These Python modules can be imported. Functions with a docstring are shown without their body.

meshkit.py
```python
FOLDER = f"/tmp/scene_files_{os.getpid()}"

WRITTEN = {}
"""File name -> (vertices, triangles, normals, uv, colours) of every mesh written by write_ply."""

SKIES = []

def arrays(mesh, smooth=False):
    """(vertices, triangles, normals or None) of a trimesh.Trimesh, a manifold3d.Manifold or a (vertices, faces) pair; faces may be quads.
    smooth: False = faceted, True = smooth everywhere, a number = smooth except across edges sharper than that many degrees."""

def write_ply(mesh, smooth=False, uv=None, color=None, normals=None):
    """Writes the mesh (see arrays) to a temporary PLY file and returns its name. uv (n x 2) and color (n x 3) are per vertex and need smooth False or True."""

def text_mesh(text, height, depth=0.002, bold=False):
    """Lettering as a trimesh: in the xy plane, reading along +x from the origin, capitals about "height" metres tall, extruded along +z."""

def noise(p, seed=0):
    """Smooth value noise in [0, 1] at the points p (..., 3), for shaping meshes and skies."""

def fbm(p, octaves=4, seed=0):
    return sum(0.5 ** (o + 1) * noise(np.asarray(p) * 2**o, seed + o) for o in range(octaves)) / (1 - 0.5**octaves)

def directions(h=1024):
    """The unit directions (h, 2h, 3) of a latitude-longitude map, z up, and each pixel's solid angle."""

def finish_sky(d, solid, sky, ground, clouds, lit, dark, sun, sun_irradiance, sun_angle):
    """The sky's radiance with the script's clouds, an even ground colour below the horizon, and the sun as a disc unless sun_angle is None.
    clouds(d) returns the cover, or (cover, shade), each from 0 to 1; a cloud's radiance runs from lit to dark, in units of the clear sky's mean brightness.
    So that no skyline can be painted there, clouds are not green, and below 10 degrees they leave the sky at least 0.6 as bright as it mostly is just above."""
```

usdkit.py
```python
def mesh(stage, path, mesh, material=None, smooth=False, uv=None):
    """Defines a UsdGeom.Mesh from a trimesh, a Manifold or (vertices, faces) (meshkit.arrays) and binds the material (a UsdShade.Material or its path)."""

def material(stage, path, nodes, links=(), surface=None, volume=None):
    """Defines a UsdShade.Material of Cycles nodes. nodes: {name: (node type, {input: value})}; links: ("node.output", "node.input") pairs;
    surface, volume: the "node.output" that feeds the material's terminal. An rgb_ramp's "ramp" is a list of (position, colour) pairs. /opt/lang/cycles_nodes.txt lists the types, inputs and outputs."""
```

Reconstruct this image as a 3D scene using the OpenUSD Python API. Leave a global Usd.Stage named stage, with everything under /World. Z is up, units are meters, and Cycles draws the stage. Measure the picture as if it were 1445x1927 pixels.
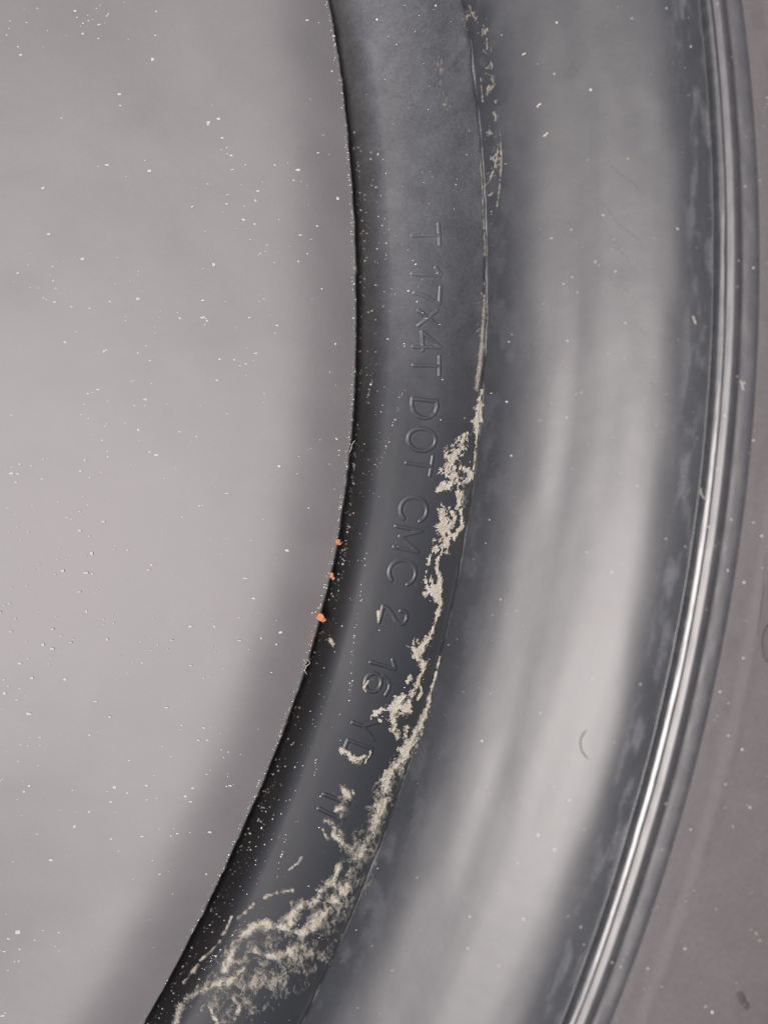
import math, numpy as np, trimesh, usdkit, meshkit
from pxr import Usd, UsdGeom, UsdLux, UsdShade, Gf, Sdf, Vt
from scipy.spatial import cKDTree
from scipy.interpolate import LinearNDInterpolator

stage = Usd.Stage.CreateInMemory()
UsdGeom.SetStageUpAxis(stage, UsdGeom.Tokens.z); UsdGeom.SetStageMetersPerUnit(stage, 1.0)
UsdGeom.Xform.Define(stage, '/World'); UsdGeom.Scope.Define(stage, '/World/Looks')
T = Sdf.ValueTypeNames

# ---------------------------------------------------------------- camera
CP = np.array([.18913, -.03279, .12935]); AX, AY = .01622, -.00553
W, H, FOV = 1445., 1927., 50.
F = (H / 2) / math.tan(math.radians(FOV / 2))
cx, sx, cy, sy = math.cos(AX), math.sin(AX), math.cos(AY), math.sin(AY)
RC = np.array([[cy, 0, sy], [0, 1, 0], [-sy, 0, cy]]) @ np.array([[1, 0, 0], [0, cx, -sx], [0, sx, cx]])
cam = UsdGeom.Camera.Define(stage, '/World/camera')
m = np.eye(4); m[:3, :3] = RC.T; m[3, :3] = CP
cam.AddTransformOp().Set(Gf.Matrix4d(*m.ravel().tolist()))
FOCAL = 6.0
cam.CreateFocalLengthAttr(FOCAL); cam.CreateHorizontalApertureAttr(FOCAL * W / F); cam.CreateVerticalApertureAttr(FOCAL * H / F)
cam.CreateClippingRangeAttr(Gf.Vec2f(.005, 50))
cam.CreateFStopAttr(FOCAL / 5.2); cam.CreateFocusDistanceAttr(.1395)
cam.CreateExposureAttr(2.13)

# ---------------------------------------------------------------- light: bright hazy sky, high soft sun
SUN = np.array([-.13, -.065, .97]); SUN /= np.linalg.norm(SUN)
sel, srot = math.asin(SUN[2]), math.atan2(SUN[0], SUN[1])
sky_mat = usdkit.material(stage, '/World/Looks/sky', {
    's': ('sky_texture', {'sky_type': 'single_scattering', 'sun_disc': False, 'sun_elevation': sel, 'sun_rotation': srot, 'aerosol_density': 3.0}),
    'h': ('hsv', {'saturation': .85, 'value': 1.0, 'fac': 1.0}),
    'b': ('background_shader', {'strength': .05})}, [('s.color', 'h.color'), ('h.color', 'b.color')], surface='b.background')
dome = UsdLux.DomeLight.Define(stage, '/World/sky')
UsdShade.MaterialBindingAPI.Apply(dome.GetPrim()).Bind(sky_mat)
dome.GetPrim().SetCustomDataByKey('kind', 'structure')
sun = UsdLux.DistantLight.Define(stage, '/World/sun')
sun.CreateIntensityAttr(.4); sun.CreateAngleAttr(16.); sun.CreateColorAttr(Gf.Vec3f(1, .93, .91))
sun.GetPrim().CreateAttribute('inputs:normalize', T.Bool).Set(True)
zc = SUN; xc = np.cross([0, 1, 0], zc); xc /= np.linalg.norm(xc); yc = np.cross(zc, xc)
m = np.eye(4); m[0, :3], m[1, :3], m[2, :3] = xc, yc, zc; m[3, :3] = SUN * 2
sun.AddTransformOp().Set(Gf.Matrix4d(*m.ravel().tolist()))

# ---------------------------------------------------------------- helpers
used = {}
def numbered(path):
    n = used.get(path, 0); used[path] = n + 1
    return path if n == 0 else f'{path}_{n:03d}'
def tag(p, **kw):
    p = p.GetPrim() if hasattr(p, 'GetPrim') else p
    for k, v in kw.items(): p.SetCustomDataByKey(k, v)
    return p
def thing(name, label, cat, loc=(0, 0, 0)):
    x = UsdGeom.Xform.Define(stage, numbered('/World/' + name)); x.AddTranslateOp().Set(Gf.Vec3d(*loc))
    return tag(x, label=label, category=cat)
def obj(name, v, f, mat, parent=None, normals=None, smooth=False, prim=None):
    """one Mesh prim; v, f arrays (quads or triangles)"""
    path = numbered((str(parent.GetPath()) if parent is not None else '/World') + '/' + name)
    f = np.asarray(f)
    if f.shape[1] == 4: f = np.vstack([f[:, [0, 1, 2]], f[:, [0, 2, 3]]])
    if True:
        us = np.unique(f); ix = np.full(len(v), -1); ix[us] = np.arange(len(us))
        v, f = v[us], ix[f]
        if normals is not None: normals = normals[us]
        if prim is not None: prim = {k: a[us] for k, a in prim.items()}
    ms = usdkit.mesh(stage, path, (v, f), mat, smooth=smooth)
    if normals is not None:
        ms.CreateNormalsAttr(Vt.Vec3fArray.FromNumpy(normals.astype(np.float32))); ms.SetNormalsInterpolation('vertex')
    for k, a in (prim or {}).items():
        UsdGeom.PrimvarsAPI(ms).CreatePrimvar(k, T.FloatArray, 'vertex').Set(Vt.FloatArray.FromNumpy(a.astype(np.float32)))
    return ms.GetPrim()
def vnormals(v, f):
    if f.shape[1] == 4: f = np.vstack([f[:, [0, 1, 2]], f[:, [0, 2, 3]]])
    n = np.zeros_like(v); c = np.cross(v[f[:, 1]] - v[f[:, 0]], v[f[:, 2]] - v[f[:, 0]])
    for k in range(3): np.add.at(n, f[:, k], c)
    return n / np.maximum(np.linalg.norm(n, axis=1, keepdims=True), 1e-20)
def project(P):
    q = (np.asarray(P) - CP) @ RC
    return np.stack([W / 2 + F * q[..., 0] / -q[..., 2], H / 2 - F * q[..., 1] / -q[..., 2]], -1)
def smoothstep(x): x = np.clip(x, 0, 1); return x * x * (3 - 2 * x)

# ---------------------------------------------------------------- materials
def dusty(name, black, dust, rough, film, blotch=300., lo=.42, hi=.75, fine=2600., spec=.5, bump=1.0, coat=0.0, attr=False, amp=2.0, rust=False, famp=1.0):
    """dark coating under an uneven film of dust; film = mean share of dust"""
    nodes = {'g': ('texture_coordinate', {}),
        'big': ('noise_texture', {'scale': blotch, 'detail': 5.0, 'roughness': .62, 'distortion': .6}),
        'mr': ('map_range', {'from_min': lo, 'from_max': hi, 'to_min': 0.0, 'to_max': film * amp, 'clamp': True}),
        'fin': ('noise_texture', {'scale': fine, 'detail': 3.0, 'roughness': .7}),
        'mf': ('map_range', {'from_min': .35, 'from_max': .75, 'to_min': film * (.9 - .35 * famp), 'to_max': film * (.9 + .35 * famp), 'clamp': True}),
        'add': ('math', {'math_type': 'add', 'use_clamp': True}),
        'mix': ('mix_color', {'a': black, 'b': dust}),
        'rr': ('map_range', {'from_min': 0.0, 'from_max': .5, 'to_min': rough, 'to_max': min(rough + .16, 1), 'clamp': True}),
        'wob': ('noise_texture', {'scale': 95.0, 'detail': 2.0, 'roughness': .5}),
        'b1': ('bump', {'distance': .00009, 'strength': bump}),
        'mid': ('noise_texture', {'scale': 620.0, 'detail': 3.0, 'roughness': .55}), 'b3': ('bump', {'distance': .000007, 'strength': bump}),
        'mic': ('noise_texture', {'scale': 5200.0, 'detail': 2.0, 'roughness': .6}),
        'b2': ('bump', {'distance': .000012, 'strength': .4}),
        'p': ('principled_bsdf', {'specular_ior_level': spec, 'coat_weight': coat})}
    if attr: nodes['at'] = ('attribute', {'attribute': 'film'}); nodes['am'] = ('math', {'math_type': 'multiply', 'use_clamp': True})
    if rust: nodes['ra'] = ('attribute', {'attribute': 'rust'}); nodes['rm'] = ('mix_color', {'b': (.17, .06, .025)})  # this tint paints the orange glow of the flakes into the base colour
    links = [('g.object', x + '.vector') for x in ('big', 'fin', 'wob', 'mic', 'mid')] + [
        ('big.fac', 'mr.value'), ('fin.fac', 'mf.value'), ('mr.result', 'add.value1'), ('mf.result', 'add.value2'),
        *([('add.value', 'am.value1'), ('at.fac', 'am.value2'), ('am.value', 'mix.fac'), ('am.value', 'rr.value')] if attr else [('add.value', 'mix.fac'), ('add.value', 'rr.value')]),
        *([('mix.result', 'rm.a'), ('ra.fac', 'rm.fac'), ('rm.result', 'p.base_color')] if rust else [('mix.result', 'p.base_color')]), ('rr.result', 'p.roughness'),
        ('wob.fac', 'b1.height'), ('b1.normal', 'b3.normal'), ('mid.fac', 'b3.height'), ('b3.normal', 'b2.normal'), ('mic.fac', 'b2.height'), ('b2.normal', 'p.normal')]
    return usdkit.material(stage, '/World/Looks/' + name, nodes, links, surface='p.BSDF')
DUST = (.30, .285, .275)
M_disc = dusty('disc_paint', (.016, .0155, .0155), (.315, .285, .268), .50, .17, famp=.2, blotch=70, lo=.2, hi=1.0, amp=.5, rust=True)  # rust input holds the painted orange glow around the flakes
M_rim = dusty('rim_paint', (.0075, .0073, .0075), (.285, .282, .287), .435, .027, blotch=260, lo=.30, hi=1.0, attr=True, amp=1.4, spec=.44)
M_lip = dusty('rim_edge_paint', (.014, .014, .014), DUST, .32, .03, blotch=500, bump=.3)
M_rub = dusty('tyre_rubber', (.0235, .0198, .0192), (.32, .275, .258), .62, .055, spec=.38, blotch=160, lo=.3, hi=.9, fine=1800, amp=.8)
M_rib = dusty('tyre_bead_rubber', (.016, .015, .015), (.33, .30, .28), .42, .05, blotch=300, bump=.2, amp=.8)
def plain(name, col, rough=.8, col2=None, scale=3000., subs=0.0, spec=.3):
    nodes = {'g': ('texture_coordinate', {}), 'n': ('noise_texture', {'scale': scale, 'detail': 4.0}),
             'm': ('mix_color', {'a': col, 'b': col2 or col}),
             'b': ('bump', {'distance': .00005, 'strength': .8}),
             'p': ('principled_bsdf', {'roughness': rough, 'specular_ior_level': spec, 'subsurface_weight': subs, 'subsurface_scale': .0006})}
    return usdkit.material(stage, '/World/Looks/' + name, nodes, [('g.object', 'n.vector'), ('n.fac', 'm.fac'), ('n.fac', 'b.height'),
                           ('m.result', 'p.base_color'), ('b.normal', 'p.normal')], surface='p.BSDF')
M_grain = plain('pale_grit', (.46, .445, .41), .5, (.30, .28, .25), spec=.6)
M_grain2 = plain('tan_grit', (.27, .21, .13), .7, (.19, .14, .09))
M_rust = plain('rust', (.25, .07, .028), .7, (.32, .12, .048), scale=2500., subs=.3)
M_fib = plain('pale_fibre', (.36, .33, .27), .6)
M_dark = plain('dark_scratch', (.035, .033, .033), .75)
M_tar = plain('tar', (.012, .010, .010), .6, (.03, .025, .024))
M_ground = plain('concrete', (.28, .27, .25), .9, (.2, .19, .18), scale=60.)
# dried mud: pale where thick, the dark paint showing through where it thins out
M_mud = usdkit.material(stage, '/World/Looks/dried_mud', {
    'a': ('attribute', {'attribute': 'thick'}), 'g': ('texture_coordinate', {}),
    'n': ('noise_texture', {'scale': 900.0, 'detail': 5.0, 'roughness': .65}), 'n2': ('noise_texture', {'scale': 9000.0, 'detail': 3.0, 'roughness': .7}),
    'n3': ('noise_texture', {'scale': 4200.0, 'detail': 4.0, 'roughness': .7, 'distortion': .5}),
    'c1': ('rgb_ramp', {'ramp': [(.3, (.215, .175, .118)), (.48, (.26, .23, .18)), (.66, (.285, .266, .23))]}),
    'thin': ('rgb_ramp', {'ramp': [(0.0, (.42, .45, .51)), (.3, (.58, .60, .63)), (.75, (1, 1, 1)), (1.0, (1, 1, 1))]}),
    'm': ('mix_color', {'blend_type': 'multiply', 'fac': 1.0}),
    'v': ('map_range', {'from_min': .3, 'from_max': .65, 'to_min': .5, 'to_max': 1.15}),
    'm2': ('vector_math', {'math_type': 'scale'}),
    'b': ('bump', {'distance': .00007, 'strength': 1.0}),
    'al': ('math', {'math_type': 'multiply_add', 'value2': 1.75, 'value3': 0.0, 'use_clamp': False}), 'an': ('map_range', {'from_min': .3, 'from_max': .7, 'to_min': -.42, 'to_max': .26, 'clamp': True}),
    'as': ('math', {'math_type': 'add', 'use_clamp': True}),
    'p': ('principled_bsdf', {'roughness': .9, 'specular_ior_level': .15})},
    [('a.fac', 'al.value1'), ('al.value', 'as.value1'), ('n3.fac', 'an.value'), ('an.result', 'as.value2'), ('as.value', 'p.alpha'), ('g.object', 'n3.vector')] +
    [('g.object', 'n.vector'), ('g.object', 'n2.vector'), ('n.fac', 'c1.fac'), ('a.fac', 'thin.fac'), ('c1.color', 'm.a'), ('thin.color', 'm.b'),
     ('n2.fac', 'v.value'), ('m.result', 'm2.vector1'), ('v.result', 'm2.scale'), ('m2.vector', 'p.base_color'), ('n2.fac', 'b.height'), ('b.normal', 'p.normal')],
    surface='p.BSDF')

# ---------------------------------------------------------------- cross-section of rim and tyre, outwards from under the disc
ZC = -.0065
def r_of(px, z):
    """radius at bearing 0 that the camera sees at column px when at height z"""
    lo, hi = np.full(np.shape(px), .1), np.full(np.shape(px), .4)
    for _ in range(50):
        mid = (lo + hi) / 2
        x = project(np.stack([mid, 0 * mid, np.broadcast_to(z, np.shape(mid))], -1))[..., 0]
        lo, hi = np.where(x < px, mid, lo), np.where(x < px, hi, mid)
    return (lo + hi) / 2
TILT = [(560, 40), (640, 60), (672, 60), (690, 50), (712, 36), (736, 19), (758, 19.5), (790, 24), (818, 28), (842, 35), (862, 41), (885, 47), (911, 48), (912, 70), (914, 76), (915.5, 62), (918, 45), (942, 38), (964, 26.5), (988, 22),
        (1012, 19), (1036, 16), (1053, 13.8), (1064, 13.2), (1092, 15.8), (1126, 14.5), (1150, 12), (1178, 10), (1218, 8.5), (1241, 4.5), (1262, 0), (1282, -5), (1310, -10), (1333, -12),
        (1335, 45), (1338, 60), (1346, 44), (1349, 19), (1353, 14), (1356.5, 10), (1358, -30), (1359.2, -50)]
TYRE = [(1359.2, 50), (1360.5, 40), (1361.5, 18), (1367, 15), (1373, 12), (1376.5, -10), (1382, -40), (1388, -54), (1390.5, -20), (1392, -2), (1398, 0), (1410, -5), (1415, -12), (1419, -30), (1422, -36), (1423.5, -5),
        (1425, 4), (1440, 2), (1458, 1), (1466, 9), (1478, 9), (1485, 0), (1560, 0), (1700, -3)]
def integrate(tab, px0, z0, pxs):
    tx, ta = np.array([t[0] for t in tab]), np.radians([t[1] for t in tab])
    def run(seq):
        z, r = z0, float(r_of(np.array(px0), z0)); out = {}
        for a, b in zip(seq[:-1], seq[1:]):
            t = math.tan(np.interp((a + b) / 2, tx, ta)); zz = z
            for _ in range(3):
                rr = float(r_of(np.array(b), zz)); zz = z + t * (rr - r)
            z, r = zz, rr; out[b] = (r, z)
        return out
    up = run([px0] + [p for p in pxs if p > px0]); dn = run([px0] + [p for p in pxs if p < px0][::-1])
    tot = {**up, **dn, px0: (float(r_of(np.array(px0), z0)), z0)}
    return np.array([tot[p] for p in pxs if p in tot])
pr = sorted(set(np.round(np.concatenate([np.arange(560, 742, 3.), np.arange(742, 846, 1.), np.arange(846, 905, 2.), np.arange(905, 922, .75), np.arange(922, 1330, 3.),
                                np.arange(1330, 1359.2, .6), [913.]]), 3)))
RIM = integrate(TILT, 913., ZC, pr); pr = np.array(pr)
pt = sorted(set(np.round(np.concatenate([np.arange(1359.2, 1428, .7), np.arange(1430, 1500, 3.), np.arange(1505, 1700, 15.)]), 3)))
TYR = integrate(TYRE, pt[0], RIM[-1, 1] - .00002, pt); pt = np.array(pt)

# the pressing is not perfectly round: measured run-out (metres) against bearing
TH_K = np.array([-.62, -.5, -.4, -.3, -.2, -.1, 0, .1, .2, .3])
RUN_K = {'crease': np.array([0, 0, -.0001, 0, .00018, .0002, .00008, -.00006, 0, 0]), 'lip': np.array([.00105, .00102, .00085, .00045, .0004, .0004, .00045, .0008, .0013, .0014]),
         'ridge': np.array([.0007, .00065, .0006, .00046, .00037, .00034, .00036, .00039, .0004, .0004]),
         'disc': np.array([.00038, -.0003, -.00038, .0002, .0005, .0002, -.00028, -.00027, .0001, .0001])}
def runout(th, px):
    tab = np.stack([np.interp((np.asarray(th) + 1) % (2 * np.pi) - 1, TH_K, RUN_K[k]) for k in ('crease', 'crease', 'lip', 'ridge', 'ridge')], -1)
    kx = np.array([560., 913, 1340, 1421, 1700]); px = np.asarray(px, float)
    i = np.clip(np.searchsorted(kx, px) - 1, 0, 3); t = np.clip((px - kx[i]) / (kx[i + 1] - kx[i]), 0, 1)
    i = np.broadcast_to(i, tab.shape[:-1]); t = np.broadcast_to(t, tab.shape[:-1])
    return np.take_along_axis(tab, i[..., None], -1)[..., 0] * (1 - t) + np.take_along_axis(tab, i[..., None] + 1, -1)[..., 0] * t
fine = np.arange(-.60, .30001, .0005)
coarse = np.linspace(.30, 2 * np.pi - .60, 260)[1:-1]
THS = np.concatenate([fine, coarse])
def sweep(prof, pxs, ths, wob=True, seed=1):
    """surface of revolution, vertex grid (theta, s), with slight waviness"""
    A, B = np.meshgrid(ths, np.arange(len(prof)), indexing='ij')
    R = prof[B, 0] + (runout(A, pxs[B]) if wob else 0)
    return np.stack([R * np.cos(A), R * np.sin(A), prof[B, 1] + 0 * A], -1)
def grid_faces(n, k, close):
    i = np.arange(n if close else n - 1); j = np.arange(k - 1)
    I, J = np.meshgrid(i, j, indexing='ij'); I2 = (I + 1) % n
    return np.stack([I * k + J, I * k + J + 1, I2 * k + J + 1, I2 * k + J], -1).reshape(-1, 4)

# flattened coordinates on the rim: a = arc length at the stamped band, b = length along the section
R0 = float(np.interp(800, pr, RIM[:, 0]))
SB = np.concatenate([[0], np.cumsum(np.hypot(*np.diff(RIM, axis=0).T))])
G = sweep(RIM, pr, THS)
nf = len(fine)
sub = G[:nf:4]; kk = np.arange(0, len(pr), 2)
PX = project(sub[:, kk]).reshape(-1, 2)
AB = np.stack(np.meshgrid(fine[::4] * R0, SB[kk], indexing='ij'), -1).reshape(-1, 2)
to_ab = LinearNDInterpolator(PX, AB)
def rim_at(ab, lift=0.0):
    """points and normals of the rim at flattened coordinates"""
    ab = np.asarray(ab, float); th = ab[:, 0] / R0
    px = np.interp(ab[:, 1], SB, pr); r = np.interp(ab[:, 1], SB, RIM[:, 0]) + runout(th, px); z = np.interp(ab[:, 1], SB, RIM[:, 1])
    e = 4e-5; dr = np.interp(ab[:, 1] + e, SB, RIM[:, 0]) - np.interp(ab[:, 1] - e, SB, RIM[:, 0]); dz = np.interp(ab[:, 1] + e, SB, RIM[:, 1]) - np.interp(ab[:, 1] - e, SB, RIM[:, 1])
    l = np.hypot(dr, dz); nr, nz = -dz / l, dr / l
    n = np.stack([nr * np.cos(th), nr * np.sin(th), nz], 1)
    return np.stack([r * np.cos(th), r * np.sin(th), z], 1) + n * lift, n

# ---------------------------------------------------------------- the stamped characters (stroke centre lines, traced on the rim)
def arc(c, rx, ry, a0, a1, n=24, rot=0.):
    t = np.radians(np.linspace(a0, a1, n)); x, y = rx * np.cos(t), ry * np.sin(t); r = math.radians(rot)
    return [(c[0] + x_ * math.cos(r) - y_ * math.sin(r), c[1] + x_ * math.sin(r) + y_ * math.cos(r)) for x_, y_ in zip(x, y)]
STAMP = [
    ('T', [[(825, 421), (828, 460)], [(776, 443), (824, 441)]]),
    ('1', [[(776, 515), (830, 517)], [(830, 517), (820, 503)]]),
    ('7', [[(829, 540), (827, 572), (812, 563), (797, 555), (780, 551)]]),
    ('X', [[(788, 584), (824, 612)], [(823, 584), (788, 612)]]),
    ('4', [[(778, 652), (829, 653), (794, 624), (796, 659)]]),
    ('T', [[(827, 671), (827, 706)], [(778, 687), (825, 688)]]),
    ('D', [[(776, 750), (822, 755), (823, 765), (819, 777), (810, 785), (798, 787), (786, 783), (778, 774), (775, 762), (776, 750)]]),
    ('O', [arc((794, 827.5), 26, 21, 0, 360, 36, 6)]),
    ('T', [[(815, 859), (809, 895)], [(765, 871), (811, 878)]]),
    ('C', [arc((778.5, 960), 25, 24, -222, 62, 28, 0)]),
    ('M', [[(745, 990), (794, 1000), (753, 1009), (787, 1039), (742, 1029)]]),
    ('C', [arc((757.5, 1078), 25, 24, -216, 68, 28, 0)]),
    ('2', [[(714, 1171), (721, 1141), (731, 1146), (739, 1157), (745, 1168), (753, 1175), (761, 1173), (766, 1164), (765, 1155), (759, 1150), (754, 1150)]]),
    ('1', [[(698, 1246), (744, 1259)], [(744, 1259), (739, 1242)]]),
    ('6', [arc((702.5, 1285), 15, 17.5, 0, 360, 30, 15), [(720, 1272), (729, 1278), (734, 1288), (732, 1298), (726, 1308)]]),
    ('Y', [[(664, 1360), (683, 1367), (704, 1393)], [(683, 1367), (715, 1358)]]),
    ('D', [[(655, 1393), (700, 1409), (698, 1420), (690, 1430), (677, 1435), (663, 1431), (652, 1421), (649, 1408), (655, 1393)]]),
    ('1', [[(610, 1495), (656, 1514)]]),
    ('1', [[(600, 1522), (646, 1544)]])]
def dense(pl, step):
    pl = np.asarray(pl, float); out = [pl[:1]]
    for a, b in zip(pl[:-1], pl[1:]):
        n = max(int(np.linalg.norm(b - a) / step), 1); out.append(a + (b - a) * (np.arange(1, n + 1) / n)[:, None])
    return np.concatenate(out)
char_pts, char_id = [], []
for i, (_, st) in enumerate(STAMP):
    for s in st:
        q = to_ab(dense(s, .8)); q = q[~np.isnan(q[:, 0])]; char_pts.append(q); char_id += [i] * len(q)
char_pts, char_id = np.concatenate(char_pts), np.array(char_id)
tree = cKDTree(char_pts)
KIND = tree.query(np.stack([np.repeat(fine * R0, len(pr)), np.tile(SB, nf)], 1), distance_upper_bound=.0012)
dist = np.full(len(THS) * len(pr), 9.); dist[:nf * len(pr)] = KIND[0]; near = np.full(len(dist), -1); ok = KIND[0] < 1; near[:nf * len(pr)][ok] = char_id[KIND[1][ok]]
HW = .00021
depth = -.00009 * smoothstep((HW + .00008 - dist) / .00016) + .000012 * np.exp(-((dist - HW * 1.6) / .00012) ** 2)
V = G.reshape(-1, 3).copy()
depth *= .45 + 1.1 * meshkit.noise(V / .0021, 77)
Fq = grid_faces(len(THS), len(pr), True)
N0 = vnormals(V, Fq)
V += N0 * depth[:, None]
# waviness of the pressing and of the sheet edge
a_, b_ = np.repeat(THS, len(pr)), np.tile(np.arange(len(pr)), len(THS))
wav = (meshkit.fbm(np.stack([np.cos(a_) * 6, np.sin(a_) * 6, pr[b_] / 160.], 1), 3, 5) - .5)
V[:, 2] += wav * .0005
rag = (meshkit.fbm(np.stack([np.cos(a_) * 90, np.sin(a_) * 90, 0 * a_], 1), 4, 8) - .5) * np.exp(-((pr[b_] - 913) / 5.) ** 2)
V[:, 0] += rag * .00045 * np.cos(a_); V[:, 1] += rag * .00045 * np.sin(a_)
lipn = (meshkit.fbm(np.stack([np.cos(a_) * 38, np.sin(a_) * 38, pr[b_] / 9.], 1), 4, 71) - .5) * np.clip((pr[b_] - 1334) / 4, 0, 1)
V[:, 2] += lipn * .00007
NV = vnormals(V, Fq)

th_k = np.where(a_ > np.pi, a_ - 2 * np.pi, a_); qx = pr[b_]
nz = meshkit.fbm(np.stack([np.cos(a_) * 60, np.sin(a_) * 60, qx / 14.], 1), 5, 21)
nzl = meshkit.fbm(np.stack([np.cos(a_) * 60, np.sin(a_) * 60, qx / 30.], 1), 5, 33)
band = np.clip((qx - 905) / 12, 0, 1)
film = (1 - band) * np.interp(th_k, [-.6, -.3, -.12, .02, .3], [.05, .1, .6, 2.6, 4.2]) + band * 1.0  # uneven dust; also carries painted shading, brighter up the stamped band and darker below
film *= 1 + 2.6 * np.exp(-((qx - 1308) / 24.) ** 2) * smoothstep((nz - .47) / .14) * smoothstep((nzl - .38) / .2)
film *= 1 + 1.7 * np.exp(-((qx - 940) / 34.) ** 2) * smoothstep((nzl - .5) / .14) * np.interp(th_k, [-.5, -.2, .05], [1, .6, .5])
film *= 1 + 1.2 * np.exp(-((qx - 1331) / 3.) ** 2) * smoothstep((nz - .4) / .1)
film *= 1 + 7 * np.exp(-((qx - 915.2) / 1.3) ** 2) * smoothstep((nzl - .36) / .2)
wheel = thing('spare_wheel', 'black dusty steel spare wheel with stamped rim and mounted tyre', 'wheel')
fpx = pr[Fq[:, 0] % len(pr)]
lipf = fpx >= 1333.0
fch = np.where((dist[Fq] < HW * 2.0).any(1), near[Fq].max(1), -1)
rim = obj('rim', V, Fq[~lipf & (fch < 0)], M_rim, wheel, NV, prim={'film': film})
for i, (c, _) in enumerate(STAMP):
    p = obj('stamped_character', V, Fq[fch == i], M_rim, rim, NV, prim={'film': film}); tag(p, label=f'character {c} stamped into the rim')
tag(obj('rolled_edge', V, Fq[lipf], M_lip, rim, NV), label='glossy black rolled edge of the rim')

# ---------------------------------------------------------------- tyre
TH2 = np.concatenate([np.arange(-.60, .3001, .002), coarse[::2]])
wall = [(TYR[-1, 0] + .02, TYR[-1, 1] - .002), (TYR[-1, 0] + .035, TYR[-1, 1] - .012), (TYR[-1, 0] + .040, TYR[-1, 1] - .03), (TYR[-1, 0] + .040, TYR[-1, 1] - .11),
        (TYR[-1, 0] + .03, TYR[-1, 1] - .135), (RIM[0, 0], TYR[-1, 1] - .14)]
TP = np.vstack([TYR, wall]); tpx = np.concatenate([pt, np.full(len(wall), 1700.)])
GT = sweep(TP, tpx, TH2).reshape(-1, 3); FT = grid_faces(len(TH2), len(TP), True)
aT, bT = np.repeat(TH2, len(TP)), np.tile(np.arange(len(TP)), len(TH2))
GT[:, 2] += (meshkit.fbm(np.stack([np.cos(aT) * 70, np.sin(aT) * 70, tpx[bT] / 25.], 1), 2, 15) - .5) * .00008
NT = vnormals(GT, FT); tp = tpx[FT[:, 0] % len(TP)]
tyre = obj('tyre', GT, FT[tp >= 1423], M_rub, wheel, NT)
tag(tyre, label='dusty brownish black tyre sidewall')
tag(obj('bead_rib', GT, FT[tp < 1390.5], M_rib, tyre, NT), label='inner moulded rib against the rim edge')
tag(obj('bead_rib', GT, FT[(tp >= 1390.5) & (tp < 1423)], M_rib, tyre, NT), label='outer moulded rib of the tyre bead')

# ---------------------------------------------------------------- disc (wheel centre) with its sheared outer edge
DC, DR, DZ = np.array([.00824, -.00103]), .17829, -.013
# profile as (distance in from the edge, height above the edge)
dd = np.concatenate([np.linspace(.0003, .012, 40), np.linspace(.0135, .055, 12)])
dslope = .085 + .52 / (1 + np.exp((dd - .0052) / .0017))
dz_ = .00010 + np.concatenate([[0], np.cumsum((dslope[1:] + dslope[:-1]) / 2 * np.diff(dd))])
NE = 5
DP = [(-.00004, -.0018), (.00002, -.0012), (-.00002, -.0004), (.00004, -.0001), (.00014, .00003)] + list(zip(dd, dz_)) + [(.08, dz_[-1] - .001), (.11, .003), (.145, .0025), (.145, -.002)]
from scipy.interpolate import PchipInterpolator
dpa = np.array(DP); sD = np.concatenate([[0], np.cumsum(np.hypot(*np.diff(dpa, axis=0).T))])
NL = NE + len(dd)
ss = np.concatenate([sD[:NE], np.linspace(sD[NE], sD[NL - 1], 130), sD[NL:]])
dprof = np.stack([PchipInterpolator(sD, dpa[:, 0])(ss), PchipInterpolator(sD, dpa[:, 1])(ss)], 1)
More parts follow.
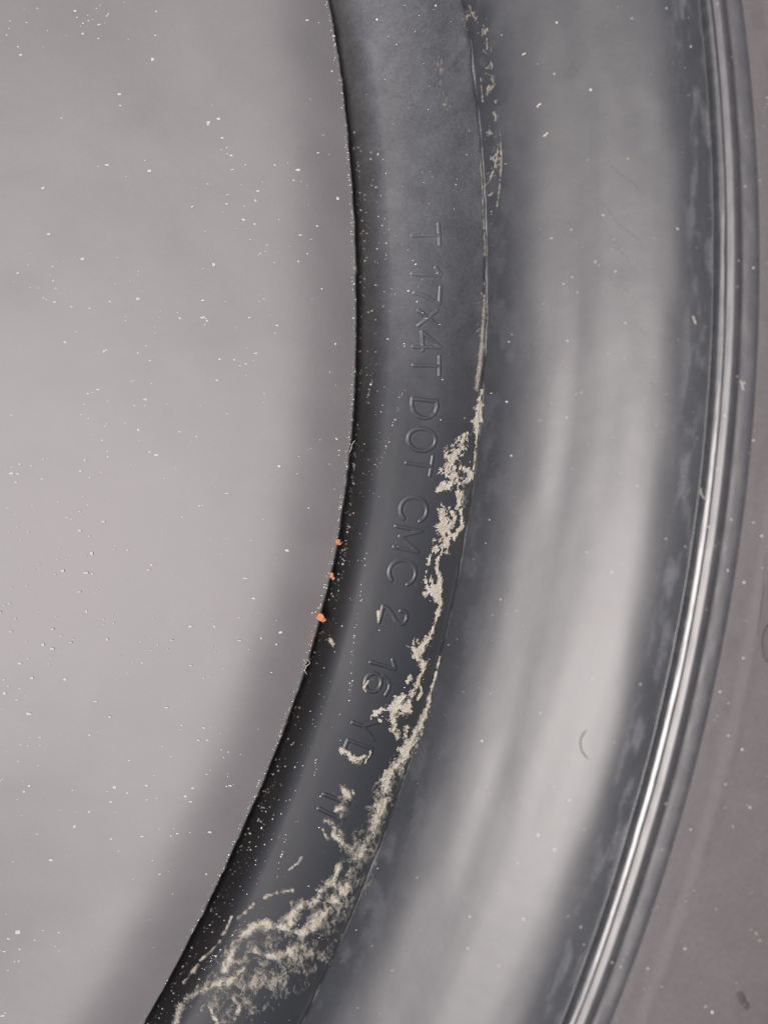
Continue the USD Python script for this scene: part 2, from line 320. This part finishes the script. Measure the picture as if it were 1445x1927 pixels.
THD = np.concatenate([np.arange(-.70, .3501, .001), np.linspace(.35, 2 * np.pi - .70, 240)[1:-1]])
A, B = np.meshgrid(THD, np.arange(len(dprof)), indexing='ij')
edge = (meshkit.fbm(np.stack([np.cos(THD) * 60, np.sin(THD) * 60, 0 * THD], 1), 5, 3) - .5) * .0002 + np.maximum(meshkit.noise(np.stack([np.cos(THD) * 420, np.sin(THD) * 420, 0 * THD], 1), 6) - .62, 0) * .0004
R = DR - dprof[B, 0] + np.interp(A, TH_K, RUN_K['disc']) * np.exp(-dprof[B, 0] / .03) + edge[:, None] * np.exp(-dprof[B, 0] / .0006)
VD = np.stack([DC[0] + R * np.cos(A), DC[1] + R * np.sin(A), DZ + dprof[B, 1]], -1).reshape(-1, 3)
def plate_drop(P, d):
    # plate bent downwards on this side, a shape added to dim its lower part
    return -1.3 * np.maximum(0, -.048 - P[:, 1]) ** 2 * smoothstep((d - .006) / .022) * (P[:, 0] > .05)
VD[:, 2] += plate_drop(VD, DR - np.hypot(VD[:, 0] - DC[0], VD[:, 1] - DC[1]))
VD[:, 2] += (meshkit.fbm(VD * 45, 3, 2) - .5) * .0007
FD = grid_faces(len(THD), len(dprof), True)[:, ::-1]
ND = vnormals(VD, FD)
# orange glow of the flakes on the sheared edge, painted into the disc colour
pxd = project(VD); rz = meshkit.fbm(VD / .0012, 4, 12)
flake_glow = np.max([np.exp(-(np.hypot(pxd[:, 0] - x, (pxd[:, 1] - y) * .7) / w) ** 2) for x, y, w in ((637, 1022, 8), (619, 1085, 9), (601, 1162, 13), (588, 1200, 7))], axis=0)
disc = obj('wheel_disc', VD, FD, M_disc, wheel, ND, prim={'rust': np.clip(flake_glow * 1.2 * smoothstep((rz - .40) / .3), 0, 1) * .3})
tag(disc, label='grey dusty pressed steel disc filling the left side')

# ---------------------------------------------------------------- ground far below
gz = TP[:, 1].min() - .002
obj('ground', np.array([[-3, -3, gz], [3, -3, gz], [3, 3, gz], [-3, 3, gz]], float), np.array([[0, 1, 2, 3]]), M_ground)
tag(stage.GetPrimAtPath('/World/ground'), kind='structure')
#DETAILS
rng = np.random.default_rng(7)
# ---------------------------------------------------------------- dried mud left by water in the crease
MUD = [  # (x, y, half-width, strength): strokes followed on the rim
    [(907, 736, 2.5), (902, 765, 7), (898, 795, 8), (897, 826, 3)],
    [(906, 736, 2), (901, 800, 2), (898, 830, 2.5), (895, 868, 2), (890, 905, 1.6)],
    [(880, 816, 5), (866, 838, 12), (852, 862, 15), (848, 885, 16), (855, 905, 13), (838, 912, 10), (826, 922, 5)],
    [(868, 880, 7), (885, 888, 6), (882, 905, 6)], [(862, 915, 4), (864, 940, 5), (860, 958, 4)], [(868, 960, 3), (870, 990, 3), (862, 1000, 3), (854, 1012, 3)],
    [(835, 958, 9), (836, 980, 12), (830, 998, 10), (840, 1012, 14), (834, 1030, 13), (822, 1036, 9)], [(852, 965, 5), (856, 975, 4), (846, 990, 6)],
    [(817, 1036, 4), (808, 1052, 4), (806, 1066, 4.5), (801, 1082, 4), (803, 1100, 5), (810, 1110, 8)],
    [(834, 1034, 4), (824, 1052, 3), (822, 1068, 3), (829, 1090, 4), (827, 1108, 7)], [(810, 1098, 5), (812, 1082, 2.5)],
    [(812, 1110, 11), (822, 1122, 9), (829, 1138, 6), (825, 1156, 4.5), (817, 1180, 4), (809, 1200, 5), (804, 1208, 6)],
    [(800, 1212, 8), (788, 1224, 14), (783, 1234, 10), (795, 1243, 9), (797, 1258, 4.5), (791, 1272, 4), (784, 1290, 6), (778, 1303, 7)],
    [(775, 1278, 5), (768, 1283, 3.5)], [(778, 1303, 6), (771, 1320, 6), (766, 1334, 7)], [(765, 1310, 5), (755, 1318, 10), (750, 1332, 14), (764, 1336, 10)],
    [(745, 1330, 10), (732, 1334, 8), (720, 1333, 5), (713, 1340, 4)], [(708, 1342, 5), (699, 1348, 3), (700, 1356, 2.5)], [(738, 1346, 9), (742, 1360, 6), (744, 1375, 9), (750, 1388, 7)],
    [(762, 1385, 6), (768, 1372, 5)], [(790, 1290, 4), (794, 1302, 4), (786, 1318, 3)],
    [(829, 1236, 1.5), (820, 1275, 2), (813, 1300, 2.5), (803, 1335, 4), (793, 1362, 7), (783, 1382, 10), (774, 1398, 12), (762, 1416, 13), (748, 1438, 13), (734, 1458, 13), (722, 1478, 11)],
    [(735, 1455, 7), (724, 1490, 13), (718, 1510, 17), (707, 1535, 16), (702, 1560, 17), (694, 1580, 20), (684, 1600, 24), (672, 1625, 22)],
    [(672, 1625, 16), (660, 1650, 19), (648, 1672, 20), (634, 1692, 16), (616, 1716, 16), (596, 1738, 17), (572, 1755, 19)],
    [(640, 1500, 3), (655, 1495, 9), (646, 1484, 7)], [(664, 1490, 5), (667, 1495, 3)], [(640, 1522, 8), (632, 1526, 6)], [(612, 1545, 5), (625, 1548, 8), (631, 1560, 5), (627, 1572, 5), (636, 1580, 6), (650, 1590, 8), (662, 1598, 10)],
    [(608, 1562, 4), (615, 1577, 5)], [(643, 1412, 5), (653, 1415, 4), (660, 1428, 6), (674, 1430, 8), (686, 1424, 5)], [(687, 1436, 2), (697, 1421, 2.5), (698, 1414, 2)], [(716, 1357, 3.5), (716, 1358, 3)],
    [(640, 1630, 7), (630, 1650, 10), (618, 1670, 11), (602, 1678, 5)], [(597, 1676, 5), (602, 1688, 8), (588, 1698, 10), (570, 1702, 10), (555, 1712, 13), (546, 1728, 14), (552, 1742, 11)],
    [(572, 1755, 15), (548, 1752, 13), (524, 1744, 13), (500, 1738, 10), (478, 1742, 10), (462, 1756, 12), (448, 1772, 12), (436, 1790, 12), (432, 1808, 13), (424, 1826, 10)],
    [(560, 1776, 16), (540, 1792, 14), (520, 1800, 12), (500, 1798, 9), (480, 1790, 8)], [(448, 1810, 9), (460, 1822, 7), (444, 1838, 8), (428, 1848, 9)],
    [(424, 1846, 10), (404, 1852, 10), (386, 1862, 9), (366, 1872, 10), (350, 1880, 9), (338, 1898, 8), (332, 1926, 8)], [(440, 1880, 6), (452, 1896, 7), (442, 1915, 6)], [(394, 1896, 3), (402, 1912, 5), (410, 1926, 5)],
    [(498, 1690, 5), (514, 1682, 6), (538, 1678, 5), (552, 1676, 4)], [(446, 1730, 5), (462, 1716, 5), (478, 1702, 4)], [(420, 1760, 4), (430, 1742, 4), (437, 1726, 3)], [(378, 1808, 3), (398, 1790, 4), (414, 1772, 4)],
    [(345, 1850, 3), (362, 1832, 4), (372, 1815, 3)], [(568, 1614, 3), (560, 1626, 3), (545, 1636, 3)],
    [(925, -10, 3), (930, 30, 3), (934, 80, 2.2), (938, 150, 2.6), (941, 200, 2.2), (943, 260, 2.4), (944, 300, 2.8), (941, 345, 2), (936, 388, 2)],
    [(938, 272, 2), (933, 308, 1.8), (922, 340, 1.8), (911, 352, 2)], [(932, 110, 3), (934, 150, 3)], [(884, 10, 3, .7), (892, 30, 3.5, .7), (900, 42, 3, .7)], [(908, 52, 2.5, .7), (916, 66, 2.5, .7), (917, 90, 2, .7), (914, 100, 1.6, .7)],
    [(906, 160, 1.6), (909, 190, 1.6)], [(904, 290, 1.3), (908, 350, 2), (911, 420, 2.4), (914, 480, 3), (913, 540, 3.4), (911, 590, 3.6), (907, 640, 4), (903, 690, 4.5), (897, 732, 4)],
    [(693, 1282, 2.5), (684, 1296, 2), (689, 1302, 1.5)], [(622, 1204, 4), (628, 1212, 4)], [(713, 1152, 2.5), (712, 1166, 2)]]
FILMS = [  # thin washed-out films, (x, y, half-width, strength)
    [(600, 1780, 44, .6), (560, 1800, 54, .6), (520, 1830, 56, .55), (470, 1860, 50, .55), (430, 1900, 40, .5)], [(695, 1560, 26, .6), (660, 1650, 34, .6), (610, 1740, 34, .6)],
    [(560, 1740, 34, .5), (470, 1790, 34, .5), (400, 1880, 36, .5)], [(900, 30, 26, .6), (920, 110, 22, .55), (928, 200, 18, .5), (934, 300, 16, .5), (928, 380, 14, .5), (915, 480, 12, .5), (906, 690, 10, .55)],
    [(870, 900, 18, .45), (860, 960, 14, .4)], [(780, 1380, 14, .55), (745, 1450, 18, .55), (720, 1500, 20, .55)], [(827, 100, 8, .42), (836, 200, 8, .36)], [(650, 1500, 16, .45), (640, 1560, 14, .4)]]
def field(px, strokes):
    pts = []
    for st in strokes:
        st = [(*t, 1.0)[:4] for t in st]
        for p, q in zip(st[:-1], st[1:]):
            n = max(int(math.hypot(q[0] - p[0], q[1] - p[1]) / 1.6), 1)
            pts += [[p[i] + (q[i] - p[i]) * k / n for i in range(4)] for k in range(n + 1)]
    pts = np.array(pts); d, i = cKDTree(pts[:, :2]).query(px, k=14, distance_upper_bound=60)
    ok = i < len(pts); i = np.minimum(i, len(pts) - 1)
    return np.where(ok, pts[i, 3] * (1 - np.where(ok, d, 99) / (pts[i, 2] * 1.25)), -1.).max(1)
st_a, st_b = .00008, .00007
aa = np.arange(-.595 * R0, .26 * R0, st_a); bb = np.arange(np.interp(690, pr, SB), np.interp(952, pr, SB), st_b)
GA, GB = np.meshgrid(aa, bb, indexing='ij'); gab = np.stack([GA.ravel(), GB.ravel()], 1)
gp, gn = rim_at(gab); gpx = project(gp)
SEAM = [st for st in MUD if st[-1][1] < 735]; MUD = [st for st in MUD if st[-1][1] >= 735]
D1, D2 = field(gpx, MUD), field(gpx, FILMS)
D3 = field(gpx, [[(t[0], t[1], t[2] * 1.15, *t[3:]) for t in st] for st in SEAM])
q3 = np.stack([gab[:, 0], gab[:, 1], 0 * gab[:, 0]], 1)
wq = np.stack([meshkit.fbm(q3 / .0016, 3, 61), meshkit.fbm(q3 / .0016, 3, 62), 0 * gab[:, 0]], 1) * .0012
n1 = meshkit.fbm((q3 + wq) / .00085, 5, 41) - .5
n2 = meshkit.fbm((q3 + wq) / .00030, 4, 44) - .5
n0 = meshkit.fbm((q3 + wq) / .0032, 3, 52) - .42
n3 = meshkit.noise(q3 / .00014 + 7, 48) - .5
low = np.clip((gpx[:, 1] - 1380) / 160, 0, 1)
h1 = D1 + 1.8 * n1 + (1.6 - .6 * low) * n2 + (.55 - .3 * low) * n3 - .06 + .08 * low
h1 = np.where(D1 > -.9, h1, -1)
h2 = np.where(D2 > 0, (D2 * 1.2 + 2.2 * n1 + 1.2 * n2 - .22) * .5, -1)
h1 = h1 - low * (.04 + .8 * np.clip(n0, 0, 1))
h3 = np.where(D3 > -.3, (D3 + .8 * n1 + .6 * n2 + .10) * .55, -1)
h2 = np.maximum(h2, h3)
tk = np.maximum(np.clip(h1 / (.75 + .8 * low), 0, 1), np.clip(h2, 0, .5))
gv = gp + gn * (.000015 + .00016 * tk ** .8 * (0.35 + .8 * np.clip(n2 + .5, 0, 1) + .7 * (n3 + .5)))[:, None]
Fm = grid_faces(len(aa), len(bb), False); Fm = Fm[(tk[Fm] > 0).sum(1) >= 3]
mud = obj('dried_mud', gv, Fm, M_mud, None, vnormals(gv, Fm), prim={'thick': tk})
tag(mud, kind='stuff', category='mud', label='pale tan crust of dried mud along the crease of the black rim')

# ---------------------------------------------------------------- pale grit scattered everywhere
ico = trimesh.creation.icosphere(subdivisions=0); iv, jf = ico.vertices, ico.faces
def disc_at(th, d):
    r = DR - d + np.interp(th, TH_K, RUN_K['disc']) * np.exp(-d / .03)
    z = DZ + PchipInterpolator(sD, dpa[:, 1])(np.interp(d, np.maximum.accumulate(dpa[4:NL, 0]), sD[4:NL]))
    p = np.stack([DC[0] + r * np.cos(th), DC[1] + r * np.sin(th), z], 1)
    p[:, 2] += plate_drop(p, d)
    return p
tsr = np.concatenate([[0], np.cumsum(np.hypot(*np.diff(TYR, axis=0).T))])
def tyre_at(th, s):
    px = np.interp(s, tsr, pt); r = np.interp(s, tsr, TYR[:, 0]) + runout(th, px)
    return np.stack([r * np.cos(th), r * np.sin(th), np.interp(s, tsr, TYR[:, 1])], 1)
gr_p, gr_r = [], []
def add(p, r): gr_p.append(p); gr_r.append(r)
U = rng.uniform
n = 650; th = U(-.6, .25, n); add(disc_at(th, U(.00005, .0005, n)), .00003 + .00005 * rng.random(n) ** 2)
n = 520; a_g, b_g = U(-.6, .25, n), U(np.interp(676, pr, SB), np.interp(905, pr, SB), n); add(rim_at(np.stack([a_g * R0, b_g], 1))[0], .00002 + .00008 * rng.random(n) ** 3)
n = 650; a_g, b_g = U(-.6, .1, n), np.interp(676 + 60 * rng.random(n) ** 1.6, pr, SB); add(rim_at(np.stack([a_g * R0, b_g], 1))[0], .00002 + .00007 * rng.random(n) ** 2.5)
for (x0, y0, x1, y1, k) in [(668, 850, 655, 1000, 34), (655, 1000, 630, 1150, 30), (690, 1040, 668, 1200, 42), (668, 1200, 655, 1330, 26), (700, 700, 690, 760, 14), (757, 740, 715, 880, 26), (600, 1400, 590, 1470, 12), (540, 1560, 520, 1660, 16), (455, 1740, 380, 1830, 26)]:
    t = np.sort(rng.random(k)); q = np.stack([x0 + (x1 - x0) * t + rng.normal(0, 1.6, k), y0 + (y1 - y0) * t], 1); ab = to_ab(q); ab = ab[~np.isnan(ab[:, 0])]
    add(rim_at(ab)[0], .00003 + .00006 * rng.random(len(ab)) ** 2)
n = 420; a_g, b_g = U(-.6, .25, n), U(np.interp(920, pr, SB), np.interp(1333, pr, SB), n); add(rim_at(np.stack([a_g * R0, b_g], 1))[0], .00003 + .00009 * rng.random(n) ** 3)
n = 330; add(tyre_at(U(-.6, .25, n), U(0, tsr[np.argmin(abs(pt - 1640))], n)), .00004 + .00009 * rng.random(n) ** 2.2)
gr_p, gr_r = np.concatenate(gr_p), np.concatenate(gr_r)
n = 1500; th, d = U(-.62, .3, n), U(.0005, .048, n); cl = meshkit.noise(np.stack([th * 22, d * 130, 0 * d], 1), 4) + .25 * U(-1, 1, n) > .45; th, d = th[cl], d[cl]; n = len(th)
ds_p, ds_r = disc_at(th, d), .00006 + .00014 * rng.random(n) ** 2.6
vis = project(gr_p); ok = (vis[:, 0] > -60) & (vis[:, 0] < 1510) & (vis[:, 1] > -60) & (vis[:, 1] < 1990); gr_p, gr_r = gr_p[ok], gr_r[ok]
def grit(name, P, Rr, mat, label, smear=.0):
    sc = Rr[:, None, None] * U(.6, 1.5, (len(P), 1, 3)) * np.array([1 + smear, 1 - smear * .2, 1 - smear * 1.5]); jit = 1 + U(-.3, .3, (len(P), len(iv), 1))
    v = (P[:, None] + iv[None] * sc * jit + np.array([0, 0, 1]) * Rr[:, None, None] * (.45 - .6 * smear)).reshape(-1, 3)
    f = (jf[None] + (np.arange(len(P)) * len(iv))[:, None, None]).reshape(-1, 3)
    return tag(obj(name, v, f, mat), kind='stuff', category='dust', label=label)
M_soft = plain('soft_dust', (.245, .237, .226), .85, (.21, .203, .193), spec=.3)
grit('soft_dust_specks', ds_p, ds_r, M_soft, 'soft pale dust specks scattered over the grey wheel disc', .45)
tan = rng.random(len(gr_p)) < .14
grit('pale_dust_grains', gr_p[~tan], gr_r[~tan], M_grain, 'tiny pale dust grains scattered over wheel and tyre')
grit('tan_dust_grains', gr_p[tan], gr_r[tan], M_grain2, 'tiny tan sand grains scattered over wheel and tyre')

# ---------------------------------------------------------------- rust flakes caught at the disc edge
def edge_theta(x, y):
    t = np.linspace(-.6, .2, 4000); q = project(disc_at(t, np.full(4000, .0))); return t[np.argmin(np.hypot(q[:, 0] - x, q[:, 1] - y))]
for (x, y, size, lab) in [(637, 1020, .00040, 'smallest orange rust flake, topmost of three at the disc edge'), (621, 1084, .00050, 'split orange rust flake in the middle of three at disc edge'),
                          (603, 1161, .00068, 'largest orange rust flake, lowest of three at disc edge')]:
    t = edge_theta(x, y); p = disc_at(np.array([t]), np.array([-.0001]))[0] + np.array([0, 0, .0002])
    fl = thing('rust_flake', lab, 'rust flake', p)
    q = rng.normal(0, 1, (16, 3)); q /= np.linalg.norm(q, axis=1, keepdims=True); q = q * size * U(.75, 1.15, (16, 1)) * np.array([.9, 1., .7])
    hull = trimesh.convex.convex_hull(q); obj('chip', hull.vertices, hull.faces, M_rust, fl)
    q = rng.normal(0, 1, (12, 3)); q /= np.linalg.norm(q, axis=1, keepdims=True); q = q * size * .55 + np.array([size * .5, -size * .6, -size * .1])
    hull = trimesh.convex.convex_hull(q); obj('chip', hull.vertices, hull.faces, M_rust, fl)

# ---------------------------------------------------------------- fibres and hairs
def tube(P, r, k=5):
    P = np.asarray(P); t = np.gradient(P, axis=0); t /= np.linalg.norm(t, axis=1, keepdims=True)
    u = np.cross(t, [0, 0, 1.]); u /= np.maximum(np.linalg.norm(u, axis=1, keepdims=True), 1e-9); w = np.cross(t, u)
    an = np.arange(k) * 2 * np.pi / k; rr = r * np.clip(np.minimum(np.arange(len(P)), len(P) - 1 - np.arange(len(P))) / 2., .25, 1)
    v = (P[:, None] + (u[:, None] * np.cos(an)[None, :, None] + w[:, None] * np.sin(an)[None, :, None]) * rr[:, None, None]).reshape(-1, 3)
    f = [[i * k + j, i * k + (j + 1) % k, (i + 1) * k + (j + 1) % k, (i + 1) * k + j] for i in range(len(P) - 1) for j in range(k)]
    return v, np.array(f)
def curve(pl, n=22):
    pl = np.asarray(pl, float); s = np.arange(len(pl)); return np.stack([PchipInterpolator(s, pl[:, k])(np.linspace(0, len(pl) - 1, n)) for k in range(2)], 1)
tth = np.linspace(-.6, .26, 260); A_, S_ = np.meshgrid(tth, tsr[::2], indexing='ij')
to_ts = LinearNDInterpolator(project(tyre_at(A_.ravel(), S_.ravel())), np.stack([A_.ravel(), S_.ravel()], 1))
def on(where, q, lift):
    if where == 'rim': return rim_at(to_ab(q), lift)[0]
    if where == 'tyre':
        ts = to_ts(q); return tyre_at(ts[:, 0], ts[:, 1]) + np.array([0, 0, lift])
    ts = [edge_theta(x, y) for x, y in q]; p = disc_at(np.array(ts), np.zeros(len(ts)))
    # hold the hair just off the edge where the photograph shows it
    d = (q - project(p)); return p + d[:, :1] * RC[:, 0] * 6.7e-5 - d[:, 1:] * RC[:, 1] * 6.7e-5 + np.array([0, 0, .0001])
def fibre(name, where, pl, r, mat, label, cat='fibre', lift=.00004):
    P = on(where, curve(pl), lift); c = P[0].copy()
    v, f = tube(P - c, r); x = thing(name, label, cat, c); obj('strand', v, f, mat, x, smooth=True)
fibre('fibre', 'rim', [(732, 1006), (737, 1014), (736, 1026), (738, 1034), (746, 1042)], .000035, M_fib, 'fine pale curled hair on the stamped band left of letter M')
fibre('fibre', 'edge', [(669, 828), (663, 836), (660, 846), (657, 852)], .00003, M_fib, 'short pale hair sticking out from the disc edge')
fibre('fibre', 'edge', [(577, 1240), (583, 1248), (576, 1255), (574, 1262), (579, 1270)], .00003, M_fib, 'curly pale hair on the disc edge below the rust flakes')
fibre('fibre', 'tyre', [(1391, 716), (1396, 722), (1397, 730), (1400, 734)], .00006, M_fib, 'bent tan fibre lying on the outer tyre rib')
fibre('fibre', 'rim', [(1319, 918), (1319, 926), (1322, 934), (1327, 939)], .00005, M_fib, 'curved tan fibre against the glossy rim edge')
fibre('fibre', 'rim', [(1010, 203), (1014, 197), (1019, 195)], .00009, M_fib, 'short white lint fibre near the top of the ridge', lift=.00006)
fibre('fibre', 'rim', [(1022, 257), (1027, 253), (1031, 249)], .00008, M_fib, 'short straight white lint fibre, lower of two on the ridge', lift=.00006)
fibre('fibre', 'rim', [(982, 104), (986, 101), (990, 100)], .00008, M_fib, 'stubby white lint fibre, topmost on the rim ridge', lift=.00006)
fibre('fibre', 'rim', [(1303, 594), (1306, 602), (1309, 610)], .00006, M_fib, 'thin white lint fibre beside the rim edge')
fibre('dark_hair', 'rim', [(1104, 1374), (1096, 1384), (1092, 1396), (1093, 1408), (1099, 1420), (1108, 1430)], .00007, M_dark, 'short dark curved hair low on the rim ridge', 'hair')

# hairline scratches in the dusty ridge, parts of the rim
SCR = [[(975, 355), (1005, 375), (1025, 394), (1044, 397), (1058, 416), (1077, 420)], [(1080, 441), (1105, 460), (1127, 485), (1144, 516), (1158, 535), (1180, 544), (1199, 571)],
       [(1058, 330), (1094, 346), (1116, 369), (1144, 394), (1169, 425), (1194, 443), (1207, 455)], [(1083, 380), (1116, 397), (1144, 430), (1160, 460), (1188, 496), (1202, 521)],
       [(1144, 303), (1166, 325), (1194, 344), (1207, 361)], [(1224, 721), (1243, 718), (1263, 712)], [(991, 657), (1011, 643), (1022, 635)], [(1005, 670), (1033, 675), (1055, 663)],
       [(972, 229), (1007, 257), (1029, 279), (1051, 312)], [(1221, 682), (1214, 720), (1212, 743), (1213, 770)]]
M_scr = plain('scratched_paint', (.034, .034, .035), .44, spec=.46)
for sc in SCR:
    q = curve(sc, 40); q += rng.normal(0, .9, q.shape); ab = to_ab(q)
    tg = np.gradient(ab, axis=0); tg /= np.linalg.norm(tg, axis=1, keepdims=True); nn = np.stack([-tg[:, 1], tg[:, 0]], 1)
    wd = (.000032 * (.3 + 1.0 * rng.random(len(ab))) * np.clip(np.minimum(np.arange(40), 39 - np.arange(40)) / 6., .15, 1))[:, None]
    L, Rr = rim_at(ab + nn * wd, .00005)[0], rim_at(ab - nn * wd, .00005)[0]
    v = np.stack([L, Rr], 1).reshape(-1, 3); f = np.array([[2 * i, 2 * i + 1, 2 * i + 3, 2 * i + 2] for i in range(39)])
    p = obj('scratch', v, f, M_scr, rim, smooth=True)

# tar spot and fine cracks on the sidewall
def blob(cx_, cy_, rx, ry, rot, hgt, seed):
    g = np.linspace(-1, 1, 41); X, Y = np.meshgrid(g, g, indexing='ij'); rad = np.hypot(X, Y)
    lim = .70 + .9 * (meshkit.fbm(np.stack([X * 1.6, Y * 1.6, 0 * X], -1).reshape(-1, 3), 4, seed).reshape(X.shape) - .5)
    c, s_ = math.cos(rot), math.sin(rot); q = np.stack([cx_ + c * X * rx - s_ * Y * ry, cy_ + s_ * X * rx + c * Y * ry], -1).reshape(-1, 2)
    ts = to_ts(q); hh = (np.clip(1 - (rad / lim) ** 2, 0, 1) ** .6).ravel(); P = tyre_at(ts[:, 0], ts[:, 1]); P[:, 2] += .00006 + hgt * hh
    f = grid_faces(41, 41, False); return P, f[(hh[f] > 0).sum(1) >= 3]
tr = thing('tar_spot', 'small dark tar spot on the tyre sidewall', 'stain')
for args in [(1395, 1879, 15, 11, .9, .00008, 3), (1403, 1893, 15, 8, 1.25, .00005, 5)]:
    P, f = blob(*args); obj('smear', P, f, M_tar, tr, smooth=True)
for ck in [[(1441, 1040), (1437, 1085), (1433, 1130), (1428, 1170)], [(1438, 1100), (1432, 1150), (1424, 1200)]]:
    P = on('tyre', curve(ck, 30), .00002); v, f = tube(P, .00003, 4); obj('crack', v, f, M_dark, tyre, smooth=True)
P = on('tyre', curve([(1449, 1176), (1441, 1188), (1437, 1206), (1438, 1226), (1443, 1240), (1450, 1246)], 40), .00002); v, f = tube(P, .00022, 8)
obj('moulded_mark', v, f, M_rub, tyre, smooth=True)
